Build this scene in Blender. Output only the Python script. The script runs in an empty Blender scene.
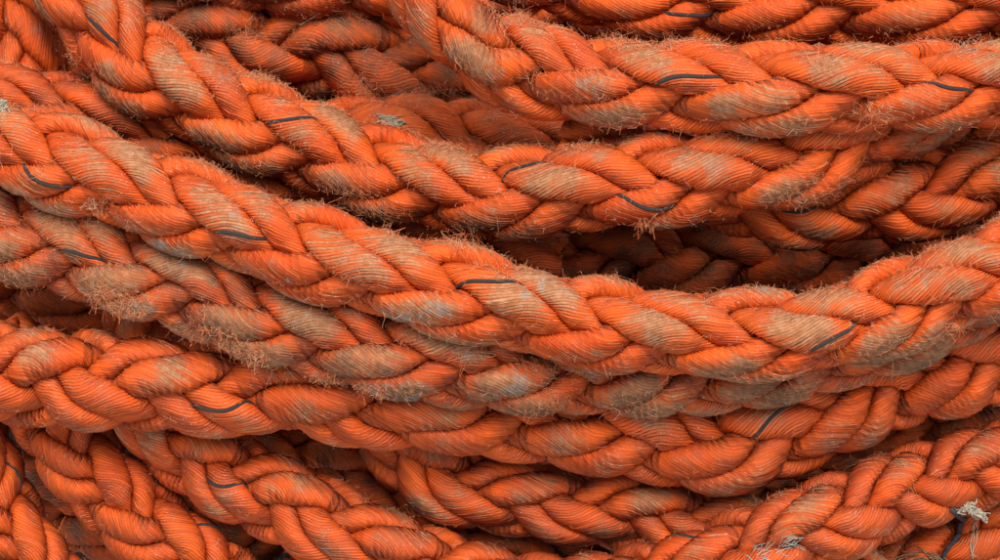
# A heap of orange eight-strand plaited mooring rope, seen from above.
import bpy, math, random
import numpy as np
from mathutils import Vector

S = 0.0008            # metres per photo pixel at the reference plane (rope about 80 mm thick)
CAMH = 2500.0         # camera height above the reference plane, in the same units
GROUND = -430.0       # ground level, same units
scene = bpy.context.scene
C = scene.collection

# ------------------------------------------------------------------ camera, sky, sun, exposure
cam_data = bpy.data.cameras.new('camera')
cam_data.sensor_width = 36.0
cam_data.lens = 36.0 * CAMH / 1000.0
cam_data.clip_start = 0.05
cam_data.clip_end = 50.0
cam = bpy.data.objects.new('camera', cam_data)
cam.location = (0, 0, CAMH * S)
cam.rotation_euler = (0, 0, 0)
C.objects.link(cam)
scene.camera = cam

SUN_EL, SUN_AZ = 66.0, 8.0      # overcast: a wide soft sun towards the top of the picture
world = bpy.data.worlds.new('World')
scene.world = world
world.use_nodes = True
wn, wl = world.node_tree.nodes, world.node_tree.links
bg = wn['Background']
sky = wn.new('ShaderNodeTexSky')
sky.sky_type = 'NISHITA'
sky.sun_disc = False
sky.sun_elevation = math.radians(SUN_EL)
sky.sun_rotation = math.radians(SUN_AZ)
sky.air_density = 1.0
sky.dust_density = 2.0
sky.ozone_density = 1.0
soft = wn.new('ShaderNodeHueSaturation')      # cloud cover: the same sky, nearly colourless
soft.inputs['Saturation'].default_value = 0.35
wl.new(sky.outputs[0], soft.inputs['Color'])
wl.new(soft.outputs[0], bg.inputs[0])
bg.inputs[1].default_value = 0.13

sun_data = bpy.data.lights.new('sun', 'SUN')
sun_data.energy = 1.2
sun_data.angle = math.radians(35)
sun_data.color = (1.0, 0.95, 0.88)
sun = bpy.data.objects.new('sun', sun_data)
d = Vector((math.sin(math.radians(SUN_AZ)) * math.cos(math.radians(SUN_EL)),
            math.cos(math.radians(SUN_AZ)) * math.cos(math.radians(SUN_EL)),
            math.sin(math.radians(SUN_EL))))
sun.rotation_euler = d.to_track_quat('Z', 'Y').to_euler()
sun.location = d * 4
C.objects.link(sun)

scene.view_settings.view_transform = 'Standard'
scene.view_settings.look = 'None'
scene.view_settings.exposure = 1.24
scene.view_settings.gamma = 1.0
scene.render.engine = 'CYCLES'
scene.cycles.max_bounces = 6
scene.cycles.diffuse_bounces = 2

rng = np.random.default_rng(7)
NY = 28               # yarns on the surface of one strand
NCOL = NY * 2

# ------------------------------------------------------------------ node helpers
def new_mat(name):
    m = bpy.data.materials.new(name)
    m.use_nodes = True
    nt = m.node_tree
    return m, nt, nt.nodes['Principled BSDF']

class NB:
    def __init__(s, nt): s.nt = nt
    def node(s, t, **kw):
        n = s.nt.nodes.new(t)
        for k, v in kw.items(): setattr(n, k, v)
        return n
    def put(s, sock, v):
        if hasattr(v, 'is_linked') or isinstance(v, bpy.types.NodeSocket): s.nt.links.new(v, sock)
        elif v is not None: sock.default_value = v
    def math(s, op, a, b=None, c=None, clamp=False):
        n = s.node('ShaderNodeMath', operation=op, use_clamp=clamp)
        for i, v in enumerate((a, b, c)): s.put(n.inputs[i], v)
        return n.outputs[0]
    def mix(s, f, a, b, blend='MIX'):
        n = s.node('ShaderNodeMix', data_type='RGBA', blend_type=blend)
        s.put(n.inputs[0], f)
        s.put(n.inputs[6], a if not isinstance(a, tuple) else (*a, 1))
        s.put(n.inputs[7], b if not isinstance(b, tuple) else (*b, 1))
        return n.outputs[2]
    def noise(s, vec, scale, detail=3.0, rough=0.55):
        n = s.node('ShaderNodeTexNoise')
        s.put(n.inputs['Vector'], vec)
        n.inputs['Scale'].default_value = scale
        n.inputs['Detail'].default_value = detail
        n.inputs['Roughness'].default_value = rough
        return n.outputs['Fac']
    def ramp(s, v, lo, hi):
        n = s.node('ShaderNodeMapRange', interpolation_type='SMOOTHSTEP')
        s.put(n.inputs[0], v); s.put(n.inputs[1], lo); s.put(n.inputs[2], hi)
        return n.outputs[0]
    def comb(s, x, y, z):
        n = s.node('ShaderNodeCombineXYZ')
        for i, v in enumerate((x, y, z)): s.put(n.inputs[i], v)
        return n.outputs[0]
    def oattr(s, name):
        return s.node('ShaderNodeAttribute', attribute_type='OBJECT', attribute_name=name).outputs['Fac']
    def gattr(s, name):
        return s.node('ShaderNodeAttribute', attribute_type='GEOMETRY', attribute_name=name).outputs['Fac']

# ------------------------------------------------------------------ materials
def rope_material():
    m, nt, bsdf = new_mat('orange_rope_yarn')
    b = NB(nt)
    uv = b.node('ShaderNodeUVMap', uv_map='yarn').outputs[0]
    sp = b.node('ShaderNodeSeparateXYZ'); nt.links.new(uv, sp.inputs[0])
    U, V = sp.outputs[0], sp.outputs[1]
    pos = b.node('ShaderNodeNewGeometry').outputs['Position']
    rnd = b.node('ShaderNodeObjectInfo').outputs['Random']
    yu = b.math('MULTIPLY', U, float(NY))
    f = b.math('FRACT', yu)
    prof = b.math('SUBTRACT', 1.0, b.math('ABSOLUTE', b.math('SUBTRACT', b.math('MULTIPLY', f, 2.0), 1.0)))
    prof = b.math('POWER', prof, 0.6)
    yid = b.math('MODULO', b.math('ADD', b.math('FLOOR', yu), 3400.0), float(NY))
    wn_ = b.node('ShaderNodeTexWhiteNoise', noise_dimensions='2D')
    nt.links.new(b.comb(yid, b.math('MULTIPLY', rnd, 91.7), 0.0), wn_.inputs['Vector'])
    yr = wn_.outputs['Value']
    # filaments: fine streaks along every yarn
    fil = b.noise(b.comb(b.math('MULTIPLY', yu, 3.2), b.math('MULTIPLY', V, 26.0), b.math('MULTIPLY', rnd, 40.0)), 1.0, 3.0, 0.6)
    slub = b.noise(b.comb(b.math('MULTIPLY', yu, 0.9), b.math('MULTIPLY', V, 70.0), b.math('MULTIPLY', rnd, 17.0)), 1.0, 2.0, 0.5)
    va = b.node('ShaderNodeVectorMath', operation='ADD')       # every strand is worn in its own way
    nt.links.new(pos, va.inputs[0]); nt.links.new(b.comb(b.math('MULTIPLY', rnd, 7.3), b.math('MULTIPLY', rnd, 3.1), 0.0), va.inputs[1])
    big = b.noise(va.outputs[0], 9.0, 3.0)
    mid = b.noise(va.outputs[0], 38.0, 4.0, 0.6)
    fine = b.noise(pos, 210.0, 3.0, 0.6)
    # fresh orange, slightly different from yarn to yarn; faded redder in places
    col = b.mix(b.ramp(big, 0.30, 0.70), (0.68, 0.080, 0.005), (0.79, 0.116, 0.008))
    col = b.mix(b.math('MULTIPLY', b.oattr('fade'), b.ramp(mid, 0.2, 0.75)), col, (0.50, 0.080, 0.018))
    hs = b.node('ShaderNodeHueSaturation')
    nt.links.new(col, hs.inputs['Color'])
    nt.links.new(b.math('ADD', 0.66, b.math('ADD', b.math('MULTIPLY', yr, 0.30), b.math('MULTIPLY', fil, 0.52))), hs.inputs['Value'])
    nt.links.new(b.math('ADD', 0.494, b.math('MULTIPLY', slub, 0.012)), hs.inputs['Hue'])
    col = hs.outputs[0]
    # tan abrasion where a strand stands proud of the rope and gets rubbed
    crest = b.gattr('crest')
    wear = b.oattr('wear')
    w = b.math('ADD', b.math('MULTIPLY', crest, 0.85), b.math('MULTIPLY', b.math('SUBTRACT', mid, 0.5), 1.5))
    w = b.math('ADD', w, b.math('MULTIPLY', b.math('SUBTRACT', fil, 0.5), 1.2))
    w = b.math('ADD', w, b.math('MULTIPLY', b.math('SUBTRACT', big, 0.5), 1.1))
    w = b.math('ADD', w, b.math('MULTIPLY', b.math('SUBTRACT', yr, 0.5), 0.35))
    w = b.math('ADD', w, b.math('MULTIPLY', b.math('SUBTRACT', wear, 1.15), 0.9))
    wm = b.ramp(w, 0.45, 1.0)
    tan = b.mix(b.ramp(fine, 0.30, 0.70), (0.34, 0.148, 0.058), (0.53, 0.285, 0.140))
    col = b.mix(b.math('MULTIPLY', wm, 0.86), col, tan)
    # brown dirt worked into the yarns; turned up on deep ropes as painted shade
    g = b.math('MULTIPLY', b.oattr('grime_shade'), b.ramp(b.math('ADD', mid, b.math('MULTIPLY', fil, 0.35)), 0.45, 0.95))
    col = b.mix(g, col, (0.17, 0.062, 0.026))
    # pale grey dried mud smears
    smear = b.noise(pos, 21.0, 4.0, 0.62)
    gm = b.math('MULTIPLY', b.ramp(b.math('ADD', smear, b.math('MULTIPLY', b.math('SUBTRACT', fine, 0.5), 0.25)), 0.59, 0.67), b.ramp(crest, 0.45, 0.8))
    gm = b.math('MULTIPLY', gm, b.oattr('mud'))
    col = b.mix(b.math('MULTIPLY', gm, 0.85), col, (0.33, 0.255, 0.195))
    # salt and lint specks
    sp_ = b.noise(pos, 620.0, 2.0, 0.5)
    spm = b.math('MULTIPLY', b.ramp(sp_, 0.64, 0.70), b.ramp(mid, 0.40, 0.60))
    col = b.mix(b.math('MULTIPLY', spm, 0.75), col, (0.62, 0.42, 0.33))
    nt.links.new(col, bsdf.inputs['Base Color'])
    nt.links.new(b.math('ADD', 0.62, b.math('MULTIPLY', wm, 0.25)), bsdf.inputs['Roughness'])
    bsdf.inputs['Specular IOR Level'].default_value = 0.26
    h = b.math('ADD', b.math('MULTIPLY', prof, 1.35), b.math('MULTIPLY', fil, 0.6))
    h = b.math('ADD', h, b.math('MULTIPLY', fine, b.math('MULTIPLY', wm, 0.9)))
    bp = b.node('ShaderNodeBump')
    bp.inputs['Strength'].default_value = 0.9
    bp.inputs['Distance'].default_value = 0.0008
    nt.links.new(h, bp.inputs['Height'])
    nt.links.new(bp.outputs[0], bsdf.inputs['Normal'])
    return m

def fibre_material():
    m, nt, bsdf = new_mat('frayed_fibre')
    b = NB(nt)
    r = b.node('ShaderNodeHairInfo').outputs['Random']
    c = b.mix(b.ramp(r, 0.1, 0.75), (0.62, 0.13, 0.035), (0.56, 0.24, 0.10))
    c = b.mix(b.ramp(r, 0.80, 1.0), c, (0.62, 0.42, 0.27))
    nt.links.new(c, bsdf.inputs['Base Color'])
    bsdf.inputs['Roughness'].default_value = 0.6
    bsdf.inputs['Specular IOR Level'].default_value = 0.3
    return m

def plain(name, c0, c1, scale, rough=0.8, bump=0.0):
    m, nt, bsdf = new_mat(name)
    b = NB(nt)
    pos = b.node('ShaderNodeNewGeometry').outputs['Position']
    n = b.noise(pos, scale, 5.0, 0.65)
    nt.links.new(b.mix(b.ramp(n, 0.3, 0.7), c0, c1), bsdf.inputs['Base Color'])
    bsdf.inputs['Roughness'].default_value = rough
    bsdf.inputs['Specular IOR Level'].default_value = 0.25
    if bump:
        bp = b.node('ShaderNodeBump'); bp.inputs['Distance'].default_value = bump
        nt.links.new(n, bp.inputs['Height']); nt.links.new(bp.outputs[0], bsdf.inputs['Normal'])
    return m

M_ROPE = rope_material()
M_FIBRE = fibre_material()
M_MARK = plain('black_marker_yarn', (0.020, 0.018, 0.016), (0.040, 0.035, 0.031), 900, 0.85, 0.0006)
M_GROUND = plain('shade_dark_concrete', (0.018, 0.014, 0.012), (0.04, 0.033, 0.028), 30, 0.85, 0.002)  # shade of the gaps painted in as a very dark ground colour
M_LINT = plain('off_white_lint', (0.22, 0.18, 0.12), (0.42, 0.36, 0.26), 500, 0.9, 0.0005)
M_CORD = plain('navy_black_cord', (0.016, 0.016, 0.020), (0.045, 0.043, 0.050), 700, 0.7, 0.0005)
M_TWINE = plain('brown_twine', (0.10, 0.055, 0.03), (0.26, 0.16, 0.09), 300, 0.9, 0.0005)
M_TEAL = plain('teal_twine', (0.16, 0.25, 0.22), (0.33, 0.36, 0.30), 300, 0.8, 0.0005)

# ------------------------------------------------------------------ master plait (straight, D = 1, axis in periods)
PITCH = 2.65          # one full turn of a strand, in rope diameters
NS = 44               # sections per period
NPER = 8
NA = 32               # angular samples for the packing
TWIST = 1.0          # yarn turns per rope diameter of strand length

DEL, KAP = 0.092, 0.40
def wob(t, amp, f0, r):
    o = np.zeros_like(t)
    for k in range(5):
        o += math.sin(1 + k) * 0 + r.normal() * np.sin(2 * math.pi * t * f0 * (0.6 + 0.45 * k) + r.uniform(0, 6.28)) / (1 + 0.4 * k)
    return o * amp / 1.6

def build_master():
    r = np.random.default_rng(21)
    n = NS * NPER + 1
    u = np.arange(n) / NS
    cen, sgn = [], []
    for grp in (1, -1):
        for a in (0, 1):
            for mem in (-1, 1):
                uu = u + mem * DEL + a * 0.5
                ph = 2 * math.pi * uu - mem * math.pi * DEL           # 0 in the middle of the over-pass
                over = 0.0 if grp > 0 else math.pi / 2
                th = grp * (2 * math.pi * uu - KAP * np.sin(2 * (ph - over))) + wob(u, 0.05, 0.8, r)
                c2 = np.cos(2 * (ph - over))
                # flatter crests, quick dives between them
                rr = 0.248 + 0.092 * np.sign(c2) * np.abs(c2) ** 0.65 + mem * grp * 0.010 + wob(u, 0.008, 1.1, r)
                cen.append(np.stack([u * PITCH + wob(u, 0.022, 0.9, r), rr * np.cos(th), rr * np.sin(th)], 1))
                sgn.append(grp)
    cen = np.array(cen)
    strands = []
    ang = np.arange(NA) / NA * 2 * math.pi
    for k in range(8):
        c = cen[k]
        t = np.gradient(c, axis=0); t /= np.linalg.norm(t, axis=1)[:, None]
        rad = c.copy(); rad[:, 0] = 0
        rad -= (rad * t).sum(1)[:, None] * t
        rad /= np.linalg.norm(rad, axis=1)[:, None]
        bi = np.cross(t, rad)
        e = rad[:, None, :] * np.cos(ang)[None, :, None] + bi[:, None, :] * np.sin(ang)[None, :, None]
        sc = 1 + wob(u, 0.05, 0.9, r)
        ra, rb = 0.157, 0.238
        rho0 = 1.0 / np.sqrt((np.cos(ang) / ra) ** 2 + (np.sin(ang) / rb) ** 2)
        rho0 = rho0[None, :] * sc[:, None]
        rmax = np.full((n, NA), 9.0)
        W = int(NS * 0.42)
        for j in range(8):
            if j == k: continue
            for dlt in range(-W, W + 1):
                idx = np.clip(np.arange(n) + dlt, 0, n - 1)
                q = cen[j][idx] - c
                dq = (e * q[:, None, :]).sum(2)
                lim = (q * q).sum(1)[:, None] / np.maximum(2 * dq, 1e-4)
                rmax = np.minimum(rmax, lim)
        rmax *= 0.95
        p = 5.5
        rho = (rho0 ** -p + rmax ** -p) ** (-1 / p)
        for _ in range(2):
            rho = (rho + 0.5 * (np.roll(rho, 1, 1) + np.roll(rho, -1, 1))) / 2
            rho[1:-1] = (rho[1:-1] + 0.5 * (rho[:-2] + rho[2:])) / 2
        free = np.clip(rmax / rho0, 0, 1.3)
        arc = np.concatenate([[0], np.cumsum(np.linalg.norm(np.diff(c, axis=0), axis=1))])
        # twisted columns: they follow the yarns, ridge / groove alternating
        cols = np.arange(NCOL) / NCOL
        tw = sgn[k] * TWIST * arc + r.uniform()
        A = (cols[None, :] - tw[:, None])                      # turns round the strand
        ai = (A % 1.0) * NA
        i0 = np.floor(ai).astype(int) % NA; i1 = (i0 + 1) % NA; fr = ai - np.floor(ai)
        rows = np.arange(n)[:, None]
        R = rho[rows, i0] * (1 - fr) + rho[rows, i1] * fr
        ridge = np.where(np.arange(NCOL) % 2 == 0, -1.0, 1.0)
        yv = 1 + 0.22 * r.normal(size=NCOL)
        R = R + (ridge * 0.0115 * yv)[None, :] + 0.0018 * r.normal(size=R.shape)
        th = A * 2 * math.pi
        E = rad[:, None, :] * np.cos(th)[:, :, None] + bi[:, None, :] * np.sin(th)[:, :, None]
        P = c[:, None, :] + E * R[:, :, None]
        rr = np.hypot(P[:, :, 1], P[:, :, 2])
        strands.append(dict(u=P[:, :, 0] / PITCH, y=P[:, :, 1], z=P[:, :, 2], rr=rr, sgn=sgn[k], tw=tw, arc=arc,
                            rad_tilt=None, outw=(E[:, :, 1] * P[:, :, 1] + E[:, :, 2] * P[:, :, 2]) / np.maximum(rr, 1e-5)))
    return strands

MASTER = build_master()

# ------------------------------------------------------------------ rope runs, traced from the photograph
# pts: (x, y) photo pixels along the rope; D: thickness in pixels; anchors: (side, index, x, y) middles of strand
# pairs on the upper ('U') or lower ('L') side; rot 0 = plait pointing onward, 90 = plait pointing back
ROPES = []
def rope(key, label, pts, D, zmin, rot=0, anchors=(), pitch=270, u0=2.0, marks=(), wear=0.9, fade=0.4, grime_shade=0.25, mud=0.4, fuzz=1.0, rots=None, zpts=None, roll=0.0):
    ROPES.append(dict(key=key, label=label, pts=np.array(pts, float), D=D, zmin=zmin, rot=rot, rots=rots, anchors=anchors, pitch=pitch,
                      u0=u0, marks=marks, wear=wear, fade=fade, grime_shade=grime_shade, mud=mud, fuzz=fuzz, zpts=zpts, roll=roll))

# --- deep in the heap; in hollows a stronger brown paints shade into the colour
rope('X1', 'shadowed orange rope buried deepest, bare between other ropes', [(-150, 330), (100, 330), (350, 330), (600, 300), (850, 240), (1150, 210)], 95, -360, u0=2.3, grime_shade=1.0, fuzz=0.3)
rope('X2', 'shadowed orange rope lying on the ground under the lower coils', [(-150, 480), (40, 500), (200, 530), (400, 480), (600, 470), (850, 480), (1150, 440)], 95, -370, u0=2.1, grime_shade=1.0, fuzz=0.3)
rope('X4', 'shadowed orange rope lying on the ground under the lowest sagging rope', [(150, 640), (300, 600), (480, 570), (650, 562), (850, 600), (1150, 640)], 95, -300, u0=2.4, grime_shade=1.0, fuzz=0.2)
rope('X3', 'shadowed orange rope lying on the ground under the upper coils', [(-150, 60), (100, 40), (350, 50), (600, 40), (850, 42), (1150, 60)], 95, -370, u0=2.6, grime_shade=1.0, fuzz=0.3)
rope('P', 'dirty rope darkened by painted shade deep in the hollow below the long rope with sausage-like strands', [(120, 360), (250, 425), (330, 465), (400, 502), (480, 550), (560, 610)], 90, -290, rot=90, pitch=250, u0=2.2, wear=0.35, grime_shade=1.0, fuzz=0.3, mud=0)
rope('G', 'brown dirty rope with painted shade behind the frayed diagonal rope', [(40, -20), (150, 20), (250, 43), (330, 52), (400, 68), (500, 98), (600, 130), (700, 150)], 98, -205, rot=90, anchors=[('U', 4, 335, 37), ('U', 5, 462, 84)], pitch=255, wear=0.95, grime_shade=1.0, fuzz=1.8, mud=0.1, fade=0.7)
rope('G2', 'dim orange rope showing at the heap edge above the shaded brown rope', [(100, -70), (220, -35), (340, -22), (460, -10), (560, -5), (700, 20)], 90, -265, pitch=250, u0=2.4, wear=0.5, grime_shade=0.6, fuzz=1.2)
rope('H', 'dim reddish rope peeping out between two frayed ropes with pale lint', [(250, 165), (340, 140), (430, 138), (520, 150), (640, 150), (780, 130), (920, 118), (1080, 120)], 90, -190, anchors=[('U', 4, 420, 120)], pitch=260, wear=0.5, grime_shade=0.5, fuzz=1.0)
rope('F', 'dark red shadowed rope in the long hollow beneath the frayed ropes', [(400, 235), (520, 252), (640, 258), (760, 262), (900, 250), (1030, 225), (1150, 200)], 92, -250, anchors=[('U', 4, 640, 238), ('L', 4, 690, 275)], pitch=260, wear=0.35, grime_shade=1.0, fuzz=0.6, mud=0)
rope('R', 'dim orange rope tucked under the brownish fuzzy rope at heap side', [(-120, 225), (-20, 262), (60, 288), (150, 318), (250, 345), (380, 390), (520, 420), (680, 440)], 88, -205, anchors=[('L', 4, 80, 308)], pitch=240, wear=0.5, grime_shade=0.5, fuzz=0.8)
rope('T', 'dim orange rope wedged between two lower ropes', [(650, 430), (760, 432), (860, 420), (930, 415), (1000, 412), (1150, 400)], 85, -170, pitch=230, u0=2.2, wear=0.35, grime_shade=1.0, fuzz=0.3, mud=0)
rope('Q', 'orange rope under the knotted dark cord and pale rag', [(720, 660), (820, 620), (900, 578), (960, 545), (1020, 505), (1130, 450)], 88, -120, rot=90, pitch=220, u0=2.2, wear=0.6, grime_shade=0.3, fuzz=0.6)
rope('I', 'faded rope turning steeply down under other ropes beside the frayed one', [(-40, -160), (-8, -60), (16, 15), (36, 75), (70, 150), (130, 230), (220, 300)], 88, -130, rot=90, pitch=240, u0=2.35, wear=0.55, grime_shade=0.15, fuzz=0.5)
rope('I2', 'faded pinkish rope squeezed between two frayed diagonal ropes', [(-130, 92), (-30, 100), (50, 108), (140, 132), (220, 158), (300, 195), (420, 240), (560, 270)], 80, -95, pitch=230, u0=2.35, wear=0.75, fade=1.0, grime_shade=0.3, fuzz=0.7, mud=0.2)
# --- lower coils
rope('O', 'rope bending steeply down beside the rope with stubby square strands', [(-90, 330), (-46, 400), (-20, 460), (0, 510), (28, 555), (74, 610), (134, 680)], 84, -120, pitch=200, u0=2.2, marks=[(27, 480)], wear=0.6, grime_shade=0.15, fuzz=0.15, mud=0)
rope('N', 'rope with stubby square strands running steeply down from the big loop', [(-10, 330), (33, 395), (67, 438), (98, 478), (139, 518), (191, 560), (254, 610), (330, 660)], 89, -110, anchors=[('L', 4, 74, 465), ('U', 5, 138, 472), ('L', 5, 143, 534), ('U', 6, 204, 532)], pitch=195, marks=[(210, 520)], wear=0.65, grime_shade=0.2, fade=0.6, fuzz=0.12, mud=0)
rope('M', 'dusty short-plaited rope emerging from the dark hollow between two long coils', [(410, 290), (392, 350), (386, 400), (404, 446), (448, 480), (500, 495), (555, 503), (620, 510), (690, 522), (770, 545), (850, 580), (950, 640)], 88, -115, rot=90, anchors=[('U', 4, 420, 446), ('U', 5, 525, 478), ('U', 6, 645, 515)], pitch=240, zpts=[(386, 400, -150), (404, 446, -130), (500, 495, -112)], wear=1.1, fade=0.9, grime_shade=0.35, fuzz=0.3, mud=0.1)
rope('E', 'rope crossing above the dark hollow, plait pointing against its frayed neighbour', [(560, 130), (650, 165), (740, 194), (810, 201), (880, 198), (940, 190), (1000, 178), (1140, 150)], 96, -10, rot=90, anchors=[('U', 5, 872, 190), ('U', 6, 992, 150), ('L', 4, 815, 222)], pitch=260, roll=-16, marks=[(775, 214)], wear=1.1, grime_shade=0.25, fuzz=0.7)
rope('L', 'clean loose rope sagging in a wide curve under the others, fat rounded strands', [(170, 230), (150, 310), (146, 380), (168, 434), (222, 471), (300, 510), (380, 549), (450, 578), (540, 598), (640, 590), (720, 563), (790, 536), (860, 508), (930, 482), (1000, 463), (1150, 430)], 92, -60, rot=90,
     anchors=[('U', 3, 205, 443), ('U', 4, 298, 486), ('U', 5, 410, 528), ('U', 9, 803, 512), ('U', 10, 887, 477), ('U', 11, 975, 448)], pitch=220, zpts=[(150, 310, -170), (168, 434, -115), (230, 474, -90), (380, 549, -70), (600, 595, -60)], marks=[(205, 485), (685, 530)], wear=0.95, fade=0.95, grime_shade=0.12, fuzz=0.15, mud=0.15)
rope('K', 'long sagging rope with plump sausage-like strands and few stray fibres', [(-130, 340), (-50, 362), (0, 372), (60, 378), (150, 385), (250, 388), (350, 396), (450, 407), (550, 418), (650, 434), (720, 446), (785, 430), (850, 398), (920, 374), (1000, 356), (1140, 330)], 104, -70,
     rots=[(57, 365, 90), (200, 380, 90), (450, 400, 0), (1000, 356, 0)],
     anchors=[('U', 2, 57, 365), ('U', 3, 158, 364), ('U', 7, 660, 425), ('U', 8, 780, 412), ('L', 8, 862, 415), ('L', 9, 945, 385)], pitch=230, zpts=[(0, 372, -75), (600, 425, -65), (850, 398, -25), (1000, 356, -10)], marks=[(228, 413), (760, 424)], wear=0.95, fade=0.8, grime_shade=0.12, fuzz=0.2, mud=0.1)
# --- upper coils
rope('B', 'frayed rope running diagonally down then levelling out, worn tan along its strands', [(40, -120), (68, -40), (100, 20), (136, 62), (184, 92), (238, 118), (295, 140), (350, 163), (410, 182), (470, 192), (550, 193), (620, 184), (700, 177), (760, 168), (815, 153), (865, 132), (910, 105), (960, 70), (1050, 10)], 97, -45,
     anchors=[('U', 2, 112, 28), ('U', 3, 199, 88), ('U', 4, 318, 148), ('U', 5, 450, 176), ('U', 6, 591, 178), ('U', 7, 722, 160)], pitch=275, roll=-10, marks=[(92, 22), (270, 118), (630, 200), (512, 166)], wear=1.18, fade=0.25, grime_shade=0.2, fuzz=1.6, mud=0.3)
rope('J', 'brownish heavily fuzzed rope half hidden under the central long rope', [(-130, 190), (-60, 214), (0, 233), (100, 260), (180, 287), (260, 316), (340, 340), (420, 357), (510, 368), (610, 372), (720, 368), (820, 350), (900, 325), (980, 290), (1120, 250)], 97, -40,
     anchors=[('U', 3, 89, 238), ('U', 4, 210, 275), ('U', 5, 333, 317), ('U', 6, 460, 350), ('L', 6, 530, 385), ('L', 7, 640, 395)], pitch=255, marks=[(95, 258)], wear=1.5, fade=0.85, grime_shade=0.7, fuzz=1.6, mud=0.9)
rope('D', 'bright orange rope along the heap edge above the whitish chafed rope', [(380, -110), (460, -62), (540, -32), (620, -8), (700, 2), (780, 4), (860, 5), (940, 6), (1020, 7), (1150, 12)], 92, 5,
     anchors=[('L', 4, 650, 32), ('L', 5, 785, 33), ('L', 6, 930, 30)], pitch=275, marks=[(692, 14)], wear=0.85, fade=0.2, grime_shade=0.1, fuzz=0.5, mud=0.2)
rope('C', 'whitish chafed rope dropping in steeply then lying level beside the bright one', [(400, -150), (412, -80), (430, -20), (456, 28), (500, 60), (560, 76), (625, 84), (700, 87), (800, 89), (900, 88), (1000, 85), (1140, 80)], 97, -35,
     rots=[(430, -20, 90), (462, 35, 80), (575, 75, 0), (1000, 85, 0)], anchors=[('U', 3, 462, 38), ('U', 4, 562, 47), ('U', 5, 697, 66), ('U', 6, 855, 75), ('U', 7, 1000, 62)], pitch=275, marks=[(680, 73), (940, 80), (885, 142)], wear=1.15, fade=0.3, grime_shade=0.15, fuzz=1.2, mud=0.6)
rope('A', 'long central rope lying across the top of the heap, grey-tan rubbed patches', [(-140, 95), (-60, 120), (0, 143), (75, 167), (140, 190), (200, 212), (300, 249), (370, 270), (450, 291), (550, 317), (625, 329), (700, 335), (800, 333), (875, 315), (940, 291), (1000, 270), (1140, 225)], 97, -20,
     anchors=[('U', 2, 126, 188), ('U', 3, 248, 224), ('U', 4, 378, 260), ('U', 5, 533, 303), ('U', 6, 673, 320), ('U', 7, 824, 312), ('U', 8, 950, 272)], pitch=280, roll=-18, marks=[(490, 281), (235, 236), (845, 336), (40, 188)], wear=1.28, fade=0.3, grime_shade=0.15, fuzz=1.1, mud=1.0)

# ------------------------------------------------------------------ centre lines and draping
def spline(p, step=5.0):
    q = np.vstack([2 * p[0] - p[1], p, 2 * p[-1] - p[-2]])
    out = []
    for i in range(1, len(q) - 2):
        a, b_, c_, d_ = q[i - 1:i + 3]
        t = np.linspace(0, 1, 24, endpoint=False)[:, None]
        out.append(0.5 * ((2 * b_) + (-a + c_) * t + (2 * a - 5 * b_ + 4 * c_ - d_) * t * t + (-a + 3 * b_ - 3 * c_ + d_) * t ** 3))
    out = np.vstack(out + [q[-2][None]])
    s = np.concatenate([[0], np.cumsum(np.linalg.norm(np.diff(out, axis=0), axis=1))])
    n = int(s[-1] / step) + 1
    ss = np.linspace(0, s[-1], n)
    o = np.stack([np.interp(ss, s, out[:, k]) for k in range(out.shape[1])], 1)
    return gsm(o, 3.0)

def gsm(a, sig):
    r = max(1, min(int(3 * sig) + 1, len(a) - 1))
    k = np.exp(-0.5 * (np.arange(-r, r + 1) / sig) ** 2); k /= k.sum()
    a2 = a if a.ndim == 2 else a[:, None]
    first = 2 * a2[:1] - a2[1:r + 1][::-1]; last = 2 * a2[-1:] - a2[-r - 1:-1][::-1]
    pad = np.vstack([first, a2, last])
    o = np.stack([np.convolve(pad[:, j], k, 'valid') for j in range(a2.shape[1])], 1)
    return o if a.ndim == 2 else o[:, 0]

def unproject(px, z):
    k = 1 - z / CAMH
    return np.stack([(px[:, 0] - 500) * k, (280 - px[:, 1]) * k, z], 1)

def drape():
    placed, prad = [], []
    for R in ROPES:
        px = spline(R['pts'])
        if R['zpts']:
            ii = [int(np.argmin(((px - np.array(p[:2])) ** 2).sum(1))) for p in R['zpts']]
            zmin = gsm(np.interp(np.arange(len(px)), ii, [p[2] for p in R['zpts']]), 8.0)
        else:
            zmin = np.full(len(px), float(R['zmin']))
        z = zmin.copy()
        rad = R['D'] / 2
        for it in range(3):
            w = unproject(px, z)
            if placed:
                allp = np.vstack(placed); ar = np.concatenate(prad)
                dx = w[:, None, :2] - allp[None, :, :2]
                d2 = (dx ** 2).sum(2)
                lim = 0.93 * (rad + ar)[None, :]
                h2 = lim ** 2 - d2
                req = np.where(h2 > 0, allp[None, :, 2] + np.sqrt(np.maximum(h2, 0)), -1e9).max(1)
            else:
                req = np.full(len(px), -1e9)
            req = np.maximum(req, GROUND + rad)
            z = np.maximum(req, zmin)
            for _ in range(12):
                z = np.maximum(gsm(z, 6.0), req)
            z = gsm(z, 7.0)
        R['px'] = px
        R['line'] = unproject(px, z)
        R['Dw'] = R['D'] * (1 - z / CAMH)
        placed.append(R['line']); prad.append(np.full(len(px), rad))
        R['zr'] = (z.min(), z.mean(), z.max())

drape()

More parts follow.
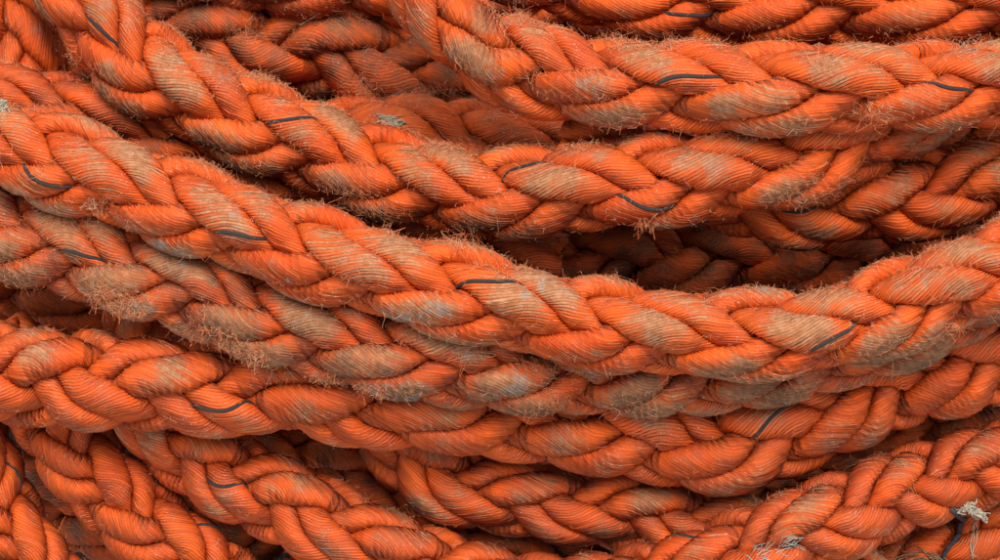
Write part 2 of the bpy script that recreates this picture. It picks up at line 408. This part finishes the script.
# ------------------------------------------------------------------ meshes
def make_mesh(name, verts, faces, mat, uv=None, attrs=None, smooth=True):
    me = bpy.data.meshes.new(name)
    faces = np.asarray(faces, np.int32)
    nf, k = faces.shape
    me.vertices.add(len(verts)); me.vertices.foreach_set('co', np.asarray(verts, np.float32).ravel())
    me.loops.add(nf * k); me.loops.foreach_set('vertex_index', faces.ravel())
    me.polygons.add(nf)
    me.polygons.foreach_set('loop_start', np.arange(nf, dtype=np.int32) * k)
    me.polygons.foreach_set('loop_total', np.full(nf, k, np.int32))
    me.polygons.foreach_set('use_smooth', np.full(nf, smooth))
    if uv is not None:
        l = me.uv_layers.new(name='yarn'); l.data.foreach_set('uv', np.asarray(uv, np.float32).ravel())
    for an, av in (attrs or {}).items():
        a = me.attributes.new(an, 'FLOAT', 'POINT'); a.data.foreach_set('value', np.asarray(av, np.float32))
    me.update(calc_edges=True)
    me.materials.append(mat)
    return me

def link(name, data, parent=None, base=None):
    o = bpy.data.objects.new(name, data)
    C.objects.link(o)
    if parent is not None: o.parent = parent
    return o

def tube(points, rad, sides=8, close=True):
    p = np.asarray(points, float)
    n = len(p)
    rad = np.broadcast_to(np.asarray(rad, float), (n,))
    t = np.gradient(p, axis=0); t /= np.linalg.norm(t, axis=1)[:, None] + 1e-12
    ref = np.tile([[0.13, 0.21, 1.0]], (n, 1))
    a = np.cross(t, ref); a /= np.linalg.norm(a, axis=1)[:, None] + 1e-12
    b_ = np.cross(t, a)
    th = np.arange(sides) / sides * 2 * math.pi
    v = p[:, None] + rad[:, None, None] * (a[:, None] * np.cos(th)[None, :, None] + b_[:, None] * np.sin(th)[None, :, None])
    i = np.arange(n - 1)[:, None]; j = np.arange(sides)[None, :]
    j2 = (j + 1) % sides
    f = np.stack([i * sides + j, i * sides + j2, (i + 1) * sides + j2, (i + 1) * sides + j], 2).reshape(-1, 4)
    return v.reshape(-1, 3), f

def fibres(name, pts, rad, parent, base):
    """pts: (n, k, 3) metres; one hair-thin curve each"""
    n, k, _ = pts.shape
    hc = bpy.data.hair_curves.new(name)
    hc.add_curves([k] * n)
    hc.position_data.foreach_set('vector', ((pts - base).reshape(-1, 3)).astype(np.float32).ravel())
    taper = np.linspace(1.0, 0.55, k)[None, :] * rad[:, None]
    at = hc.attributes.get('radius') or hc.attributes.new('radius', 'FLOAT', 'POINT')
    at.data.foreach_set('value', taper.astype(np.float32).ravel())
    hc.materials.append(M_FIBRE)
    o = link(name, hc, parent)
    return o

TRI = 0
def build_rope(R, ri):
    global TRI
    line, px = R['line'], R['px']
    s = np.concatenate([[0], np.cumsum(np.linalg.norm(np.diff(line, axis=0), axis=1))])
    T = np.gradient(line, axis=0); T /= np.linalg.norm(T, axis=1)[:, None]
    camp = np.array([0, 0, CAMH])
    N = camp[None] - line
    N -= (N * T).sum(1)[:, None] * T; N /= np.linalg.norm(N, axis=1)[:, None]
    Uv = np.cross(N, T)
    def s_of(x, y):
        return s[np.argmin((px[:, 0] - x) ** 2 + (px[:, 1] - y) ** 2)]
    # roll of the rope about its axis
    if R['rots']:
        ks = sorted((s_of(x, y), a) for x, y, a in R['rots'])
        rot = gsm(np.interp(s, [k[0] for k in ks], [k[1] for k in ks]), 12.0)
    else:
        rot = np.full(len(s), float(R['rot']))
    rr_ = np.random.default_rng(100 + ri)
    rot = rot + wob(s / 400.0, 5.0, 1.0, rr_)
    # plait phase along the rope
    if R['anchors']:
        ks = sorted((s_of(x, y), 0.5 * n + (0.25 if sd == 'L' else 0.0) + 0.25 * np.interp(s_of(x, y), s, rot) / 90.0) for sd, n, x, y in R['anchors'])
        sa = np.array([k[0] for k in ks]) - 8.0; ua = np.array([k[1] for k in ks])
        pitch = R['pitch']
        sa = np.concatenate([[sa[0] - 3000], sa, [sa[-1] + 3000]])
        ua = np.concatenate([[ua[0] - 3000 / pitch], ua, [ua[-1] + 3000 / pitch]])
        uline = np.interp(s, sa, ua)
    else:
        uline = R['u0'] + s / R['pitch']
    uline = gsm(uline, 5.0)
    uline = np.maximum.accumulate(uline + np.arange(len(s)) * 1e-7)
    ush = math.floor(uline[0] - 0.5)
    uline = uline - ush
    if uline[-1] > NPER - 0.4: print('WARN master short', R['key'], uline[-1])
    base = line[len(line) // 2].copy()
    vis = (px[:, 0] > -60) & (px[:, 0] < 1060) & (px[:, 1] > -60) & (px[:, 1] < 620)
    lo = max(0, np.argmax(vis) - 12); hi = min(len(vis) - 1, len(vis) - 1 - np.argmax(vis[::-1]) + 12)
    ulo, uhi = uline[lo], uline[hi]
    base = line[(lo + hi) // 2].copy(); base[2] = line[lo:hi, 2].min() - R['D'] / 2
    root = link('mooring_rope', None)
    root.location = base * S
    root['label'] = R['label']; root['category'] = 'rope'; root['group'] = 'mooring rope coils in the heap'
    fx, fn, fd, fw, fs = [], [], [], [], []
    ss_list = []
    swell = 1 + wob(s / 500.0, 0.022, 1.0, rr_)
    for k, st in enumerate(MASTER):
        um = st['u'].mean(1)
        sel = np.where((um >= ulo) & (um <= uhi))[0]
        if len(sel) < 3: continue
        u = st['u'][sel]; y = st['y'][sel]; z = st['z'][sel]
        sv = np.interp(u, uline, s)
        def li(a): return np.stack([np.interp(sv, s, a[:, c]) for c in range(3)], 2)
        Pc, Nv, Uu = li(line), li(N), li(Uv)
        Dv = np.interp(sv, s, R['Dw'] * swell)
        rt = np.interp(sv, s, rot)
        th = np.arctan2(z, y); r = np.hypot(y, z) * Dv
        psi = math.radians(45 + R['roll']) - th + np.radians(rt)
        P = Pc + Nv * (r * np.cos(psi))[:, :, None] + Uu * (r * np.sin(psi))[:, :, None]
        n, m = P.shape[:2]
        crest = np.clip((st['rr'][sel] - 0.36) / 0.14, 0, 1) * np.clip(st['outw'][sel], 0, 1)
        # faces, leaving out those buried where strands press together
        buried = (st['rr'][sel] < 0.20) | ((st['outw'][sel] < -0.15) & (st['rr'][sel] < 0.30))
        i = np.arange(n - 1)[:, None]; j = np.arange(m)[None, :]; j2 = (j + 1) % m
        f = np.stack([i * m + j, (i + 1) * m + j, (i + 1) * m + j2, i * m + j2], 2)
        fb = buried[i, j] & buried[i + 1, j] & buried[i, j2] & buried[i + 1, j2]
        keep = ~fb
        f = f[keep]
        tw = st['tw'][sel]; arc = st['arc'][sel] * R['D'] * S
        uvu = np.stack([j / m + 0 * i, j / m + 0 * i, (j + 1) / m + 0 * i, (j + 1) / m + 0 * i], 2)[keep]
        uvv = np.stack([arc[i] + 0 * j, arc[i + 1] + 0 * j, arc[i + 1] + 0 * j, arc[i] + 0 * j], 2)[keep]
        uv = np.stack([uvu, uvv], 2)
        used = np.zeros(n * m, bool); used[f.ravel()] = True
        remap = np.cumsum(used) - 1
        verts = ((P.reshape(-1, 3) - base) * S)[used]
        me = make_mesh('strand', verts, remap[f], M_ROPE, uv, {'crest': crest.ravel()[used]})
        TRI += 2 * len(f)
        so = link('strand', me, root)
        for pn in ('wear', 'fade', 'grime_shade', 'mud'): so[pn] = float(R[pn])
        # surface frame for fibres and marker yarns
        dy = np.zeros_like(P); dy[1:-1] = P[2:] - P[:-2]; dy[0] = P[1] - P[0]; dy[-1] = P[-1] - P[-2]
        dc = np.roll(P, -2, 1) - np.roll(P, 2, 1)
        nn = np.cross(dc, dy); nn /= np.linalg.norm(nn, axis=2)[:, :, None] + 1e-9
        cent = P.mean(1)[:, None, :]
        nn *= np.sign(((P - cent) * nn).sum(2))[:, :, None]
        ss_list.append(dict(P=P, n=nn, d=dy / (np.linalg.norm(dy, axis=2)[:, :, None] + 1e-9), crest=crest, ob=so, outw=st['outw'][sel], rr=st['rr'][sel]))
    # frayed fibres standing off the surface, thickest where the strands are rubbed
    nf = int(7500 * R['fuzz'] * (s[hi] - s[lo]) / 1000.0)
    Pall, Nall, Dall, Wall = [], [], [], []
    for q in ss_list:
        P = q['P'].reshape(-1, 3); nrm = q['n'].reshape(-1, 3)
        face = (nrm * (camp - P) / np.linalg.norm(camp - P, axis=1)[:, None]).sum(1)
        cl = np.sin(P[:, 0] * 0.045 + ri) * np.sin(P[:, 1] * 0.061 + 2 * ri) + 0.6 * np.sin(P[:, 0] * 0.013 + 3 * ri)
        w = np.clip(q['crest'].ravel(), 0, 1) ** 0.5 * (0.18 + np.clip(1 - face, 0, 1) ** 1.3) * np.clip(face + 0.35 + 0.5 * nrm[:, 1], 0, 1) * np.exp(1.1 * cl)
        Pall.append(P); Nall.append(nrm); Dall.append(q['d'].reshape(-1, 3)); Wall.append(w)
    Pall = np.vstack(Pall); Nall = np.vstack(Nall); Dall = np.vstack(Dall); Wall = np.concatenate(Wall)
    if nf > 20:
        idx = rr_.choice(len(Pall), nf, p=Wall / Wall.sum())
        p0 = Pall[idx] + rr_.normal(size=(nf, 3)) * 0.8; n0 = Nall[idx]
        d0 = Dall[idx] * np.where(rr_.random(nf) < 0.5, 1, -1)[:, None]
        side = np.cross(n0, d0)
        ln = rr_.gamma(2.0, 1.5, nf) + 1.2
        ln = np.where(rr_.random(nf) < 0.03, ln * 2.0, ln)
        lift = rr_.uniform(0.1, 1.0, nf); sw = rr_.normal(size=nf) * 0.55
        dirv = d0 * 0.75 + n0 * lift[:, None] + side * sw[:, None]
        dirv /= np.linalg.norm(dirv, axis=1)[:, None]
        K = 6
        curl = rr_.normal(size=(nf, 3)) * 0.55 - n0 * rr_.uniform(-0.1, 0.6, nf)[:, None]
        curl2 = rr_.normal(size=(nf, 3)) * 0.5
        t = np.linspace(0, 1, K)[None, :, None]
        pts = p0[:, None, :] - n0[:, None, :] * 0.6 + ln[:, None, None] * (dirv[:, None, :] * t + curl[:, None, :] * t ** 2 * 0.55 + curl2[:, None, :] * np.sin(t * 5.0) * 0.3)
        rad = rr_.uniform(0.07, 0.17, nf)
        fo = fibres('frayed_fibres', pts * S, rad * S, root, base * S)
        fo['kind'] = 'stuff'
    # black marker yarns laid into the strands
    for (mx, my) in R['marks']:
        best = None
        for q in ss_list:
            P = q['P']; kk = CAMH / (CAMH - P[:, :, 2])
            X = 500 + P[:, :, 0] * kk; Y = 280 - P[:, :, 1] * kk
            d2 = (X - mx) ** 2 + (Y - my) ** 2
            sc = np.where(d2 < 49, P[:, :, 2] - 0.3 * np.sqrt(d2), -1e9)
            w = np.unravel_index(np.argmax(sc), sc.shape)
            if best is None or sc[w] > best[0]: best = (sc[w], q, w)
        if best[0] < -1e8: print('mark missed', R['key'], mx, my); continue
        q, (i0, j0) = best[1], best[2]
        jj = (j0 // 2) * 2 + 1
        a, b_ = max(0, i0 - int(NS * 0.16)), min(len(q['P']), i0 + int(NS * 0.16))
        P = (q['P'][a:b_, jj % NCOL] + q['P'][a:b_, (jj + 1) % NCOL]) / 2 + q['n'][a:b_, jj % NCOL] * 0.8
        fx_ = spline(P, 2.5)
        v, f = tube(fx_, 2.0, 7)
        mo = link('marker_yarn', make_mesh('marker_yarn', (v - base) * S, f, M_MARK), q['ob'])
    return root

ROOT = {}
for ri, R in enumerate(ROPES):
    ROOT[R['key']] = build_rope(R, ri)
    print('rope', R['key'], ['%.0f' % v for v in R['zr']])
print('TRIS', TRI)

# ------------------------------------------------------------------ ground
g = 6.0
me = make_mesh('ground', [(-g, -g, GROUND * S), (g, -g, GROUND * S), (g, g, GROUND * S), (-g, g, GROUND * S)], [[0, 1, 2, 3]], M_GROUND, smooth=False)
go = link('ground', me); go['kind'] = 'structure'

# ------------------------------------------------------------------ small things caught in the heap
bpy.context.view_layer.update()
deps = bpy.context.evaluated_depsgraph_get()
def hit(x, y):
    """the surface that a photo pixel falls on: position (pixel units) and normal"""
    o = Vector((0, 0, CAMH * S))
    dv = Vector(((x - 500) / CAMH, (280 - y) / CAMH, -1)).normalized()
    ok, loc, nrm, _, ob, _ = scene.ray_cast(deps, o, dv)
    if not ok: return np.array([(x - 500), 280 - y, GROUND]), np.array([0, 0, 1.0]), None
    return np.array(loc) / S, np.array(nrm), ob

# matted tufts pulled out of a rope: (rope, x, y, spread, count, length, dx, dy)
TUFTS = [('B', 310, 94, 6, 40, 22, 1.0, -0.1), ('B', 44, 30, 10, 220, 8, -1, 0.2), ('B', 66, 60, 9, 160, 7, -0.7, -0.6), ('B', 260, 78, 10, 170, 8, 0.5, 0.8),
         ('B', 645, 222, 7, 60, 8, 0.6, -0.7), ('B', 580, 145, 14, 180, 8, 0.3, 0.9), ('B', 215, 55, 10, 160, 8, 0.7, 0.6),
         ('C', 516, 22, 7, 130, 10, -0.3, 0.9), ('C', 617, 42, 8, 130, 10, 0.1, 1.0), ('C', 660, 42, 10, 120, 8, 0.1, 1.0), ('C', 822, 68, 8, 120, 12, 0.0, 0.8),
         ('C', 876, 112, 14, 160, 9, -0.4, -0.6), ('C', 535, 72, 8, 90, 8, 0.0, 0.9), ('C', 965, 50, 12, 150, 9, 0, 1),
         ('A', 455, 246, 8, 120, 9, 0.7, 0.6), ('A', 522, 268, 8, 90, 7, 0.6, 0.5), ('A', 392, 228, 8, 110, 9, 0.3, 0.9), ('A', 100, 205, 12, 150, 8, 0.4, -0.7), ('A', 960, 330, 12, 120, 8, 0.5, -0.6),
         ('J', 130, 303, 16, 420, 6, 0.3, -0.7), ('J', 105, 296, 12, 300, 8, 0.4, -0.5), ('J', 215, 340, 18, 420, 6, 0.3, -0.7), ('J', 250, 356, 14, 300, 6, 0.3, -0.6), ('J', 320, 383, 18, 450, 6, 0.5, -0.4),
         ('J', 365, 392, 14, 300, 6, 0.5, -0.4), ('J', 408, 338, 10, 220, 6, 0.6, 0.4), ('J', 470, 349, 12, 220, 8, 0.6, -0.5), ('J', 545, 366, 10, 120, 6, 0.6, -0.8),
         ('G', 360, 90, 16, 350, 9, 0.2, 0.5), ('G', 440, 95, 16, 350, 9, 0.2, 0.5), ('G', 250, 30, 14, 220, 9, -0.2, 0.7), ('K', 275, 372, 12, 160, 8, 0.5, 0.4)]
for ti, (key, x, y, spread, cnt, length, dx, dy) in enumerate(TUFTS):
    r = np.random.default_rng(500 + ti)
    pts0 = []
    root = ROOT[key]
    for q in range(int(cnt * 0.6)):
        a, rad = r.uniform(0, 6.283), spread * math.sqrt(r.random())
        loc, nrm, ob = hit(x + rad * math.cos(a) * 1.4, y + rad * math.sin(a) * 0.8)
        if ob is not None and (ob == root or ob.parent == root or (ob.parent is not None and ob.parent.parent == root)): pts0.append((loc, nrm))
    if len(pts0) < 5: print('tuft missed', key, x, y); continue
    p0 = np.array([p[0] for p in pts0]); n0 = np.array([p[1] for p in pts0]); m = len(p0)
    ln = np.minimum(r.gamma(2.2, length / 3.2, m) + 1.5, length * 1.05)
    base_d = np.array([dx, dy, 0.25])
    dv = base_d[None] * 0.45 + n0 * 0.35 + r.normal(size=(m, 3)) * 0.55
    dv /= np.linalg.norm(dv, axis=1)[:, None]
    K = 8; t = np.linspace(0, 1, K)[None, :, None]
    c1 = r.normal(size=(m, 1, 3)) * 0.8; c2 = r.normal(size=(m, 1, 3)) * 0.4; ph = r.uniform(0, 6.28, (m, 1, 1))
    pts = p0[:, None] - n0[:, None] * 0.6 + ln[:, None, None] * (dv[:, None] * t + c1 * t ** 2 * 0.6 + c2 * (np.sin(t * 7 + ph) - np.sin(ph)))
    fo = fibres('frayed_tuft', pts * S, r.uniform(0.08, 0.18, m) * S, root, np.array(root.location))
    fo['kind'] = 'stuff'

def thing(name, label, cat, verts, faces, mat, group=None):
    v = np.asarray(verts, float)
    base = np.array([v[:, 0].mean(), v[:, 1].mean(), v[:, 2].min()])
    o = link(name, make_mesh(name, (v - base) * S, faces, mat))
    o.location = base * S
    o['label'] = label; o['category'] = cat
    if group: o['group'] = group
    return o

def join(parts):
    vs, fs, n = [], [], 0
    for v, f in parts:
        vs.append(v); fs.append(f + n); n += len(v)
    return np.vstack(vs), np.vstack(fs)

def along(pxs, lift, step=1.5, wobble=0.0, seed=0):
    """a line laid over the surfaces under a run of photo pixels"""
    r = np.random.default_rng(seed)
    p2 = spline(np.array(pxs, float), step) if len(pxs) > 2 else np.linspace(pxs[0], pxs[1], 14)
    p3 = np.array([hit(x, y)[0] for x, y in p2])
    if len(p3) > 8: p3[:, 2] = np.maximum(gsm(p3[:, 2], 2.0), p3[:, 2])
    p3[:, 2] += lift
    if wobble: p3 += gsm(r.normal(size=p3.shape), 1.5) * wobble
    return p3

def wad(x, y, w, h, count, thick, seed, tilt=0.0, c0=None):
    """a flattened wad of crinkled threads resting on the surface"""
    r = np.random.default_rng(seed); parts = []
    c0 = hit(x, y)[0] if c0 is None else c0
    for k in range(count):
        n = 14
        steps = gsm(r.normal(size=(n, 3)), 1.2)
        p = np.cumsum(steps, 0); p -= p.mean(0)
        p *= np.array([w, h, min(w, h) * 0.55]) / (2.2 * np.abs(p).max(0) + 1e-6)
        p[:, :2] += r.normal(size=2) * np.array([w, h]) * 0.16
        ca, sa_ = math.cos(tilt), math.sin(tilt)
        p[:, :2] = np.stack([p[:, 0] * ca - p[:, 1] * sa_, p[:, 0] * sa_ + p[:, 1] * ca], 1)
        parts.append(tube(spline(p + c0 + np.array([0, 0, min(w, h) * 0.3]), 1.0), thick * r.uniform(0.6, 1.2), 5))
    return join(parts)

v, f = wad(391, 122, 26, 10, 22, 0.9, 1, -0.2)
thing('lint_wad', 'small off-white wad of lint beside the dim reddish rope', 'lint', v, f, M_LINT)
v, f = wad(3, 108, 12, 14, 18, 0.9, 2)
thing('lint_wad', 'little cream lint wad stuck on the long central rope', 'lint', v, f, M_LINT)

# knotted dark cord, pale rag and twine tangle by the clean loose rope
p = along([(951, 509), (957, 514), (960, 522), (959, 531), (955, 540), (948, 546), (944, 552), (942, 562)], 3.0, 1.5)
v, f = tube(p, 2.6, 8)
thing('knotted_cord', 'thin navy black cord curling down from the pale rag', 'cord', v, f, M_CORD)
cr = hit(966, 506)[0]
parts = [wad(0, 0, 16, 12, 26, 0.7, 5, 0.0, cr), wad(0, 0, 26, 8, 26, 0.7, 6, -0.5, cr + np.array([9.0, -5.0, 0.0]))]
r = np.random.default_rng(9)
for k in range(4):
    parts.append(tube(np.vstack([cr[None] + np.array([[4.0, -2.0, 3.0]]), along([(973 + r.normal() * 1.5, 515), (974 + r.normal() * 1.5, 530), (972 + r.normal() * 2, 546), (970 + r.normal() * 4, 556)], 2.0, 2.0, 0.8, 20 + k)]), 0.45, 5))
v, f = join(parts)
thing('rag_scrap', 'frayed off-white rag scrap with threads hanging from it', 'rag', v, f, M_LINT)
parts = []
for k in range(46):
    c0 = hit(916, 556)[0] + np.array([r.normal() * 9, -20 + r.normal() * 6, -4])
    rad = r.uniform(16, 38); a0 = r.uniform(0, 6.28); th = np.linspace(a0, a0 + r.uniform(2.0, 5.5), 40)
    tl = r.normal() * 0.35
    p = np.stack([np.cos(th) * rad, np.sin(th) * rad * r.uniform(0.5, 1.0), np.cos(th + 1) * rad * tl + r.uniform(-2, 10)], 1) + c0
    parts.append(tube(p + gsm(r.normal(size=p.shape), 2.0) * 1.5, r.uniform(0.5, 1.0), 5))
v, f = join(parts)
thing('twine_tangle', 'tangled ball of brown dirty twine below the loose rope', 'twine', v, f, M_TWINE)
parts = []
for k in range(30):
    x0, y0 = 745 + r.uniform(0, 48), 0
    y0 = 556 - (x0 - 745) * 0.28 + r.normal() * 4.5
    ang = 0.45 + r.normal() * 0.5; L_ = r.uniform(6, 18)
    pp = [(x0, y0), (x0 + L_ * 0.5 * math.cos(ang), y0 - L_ * 0.5 * math.sin(ang) + r.normal()), (x0 + L_ * math.cos(ang), y0 - L_ * math.sin(ang))]
    parts.append(tube(along(pp, 0.5, 0.8, 0.4, 50 + k), r.uniform(0.25, 0.6), 5))
v, f = join(parts)
thing('twine_shreds', 'pale teal shreds of net twine matted onto the clean loose rope', 'twine', v, f, M_TEAL)
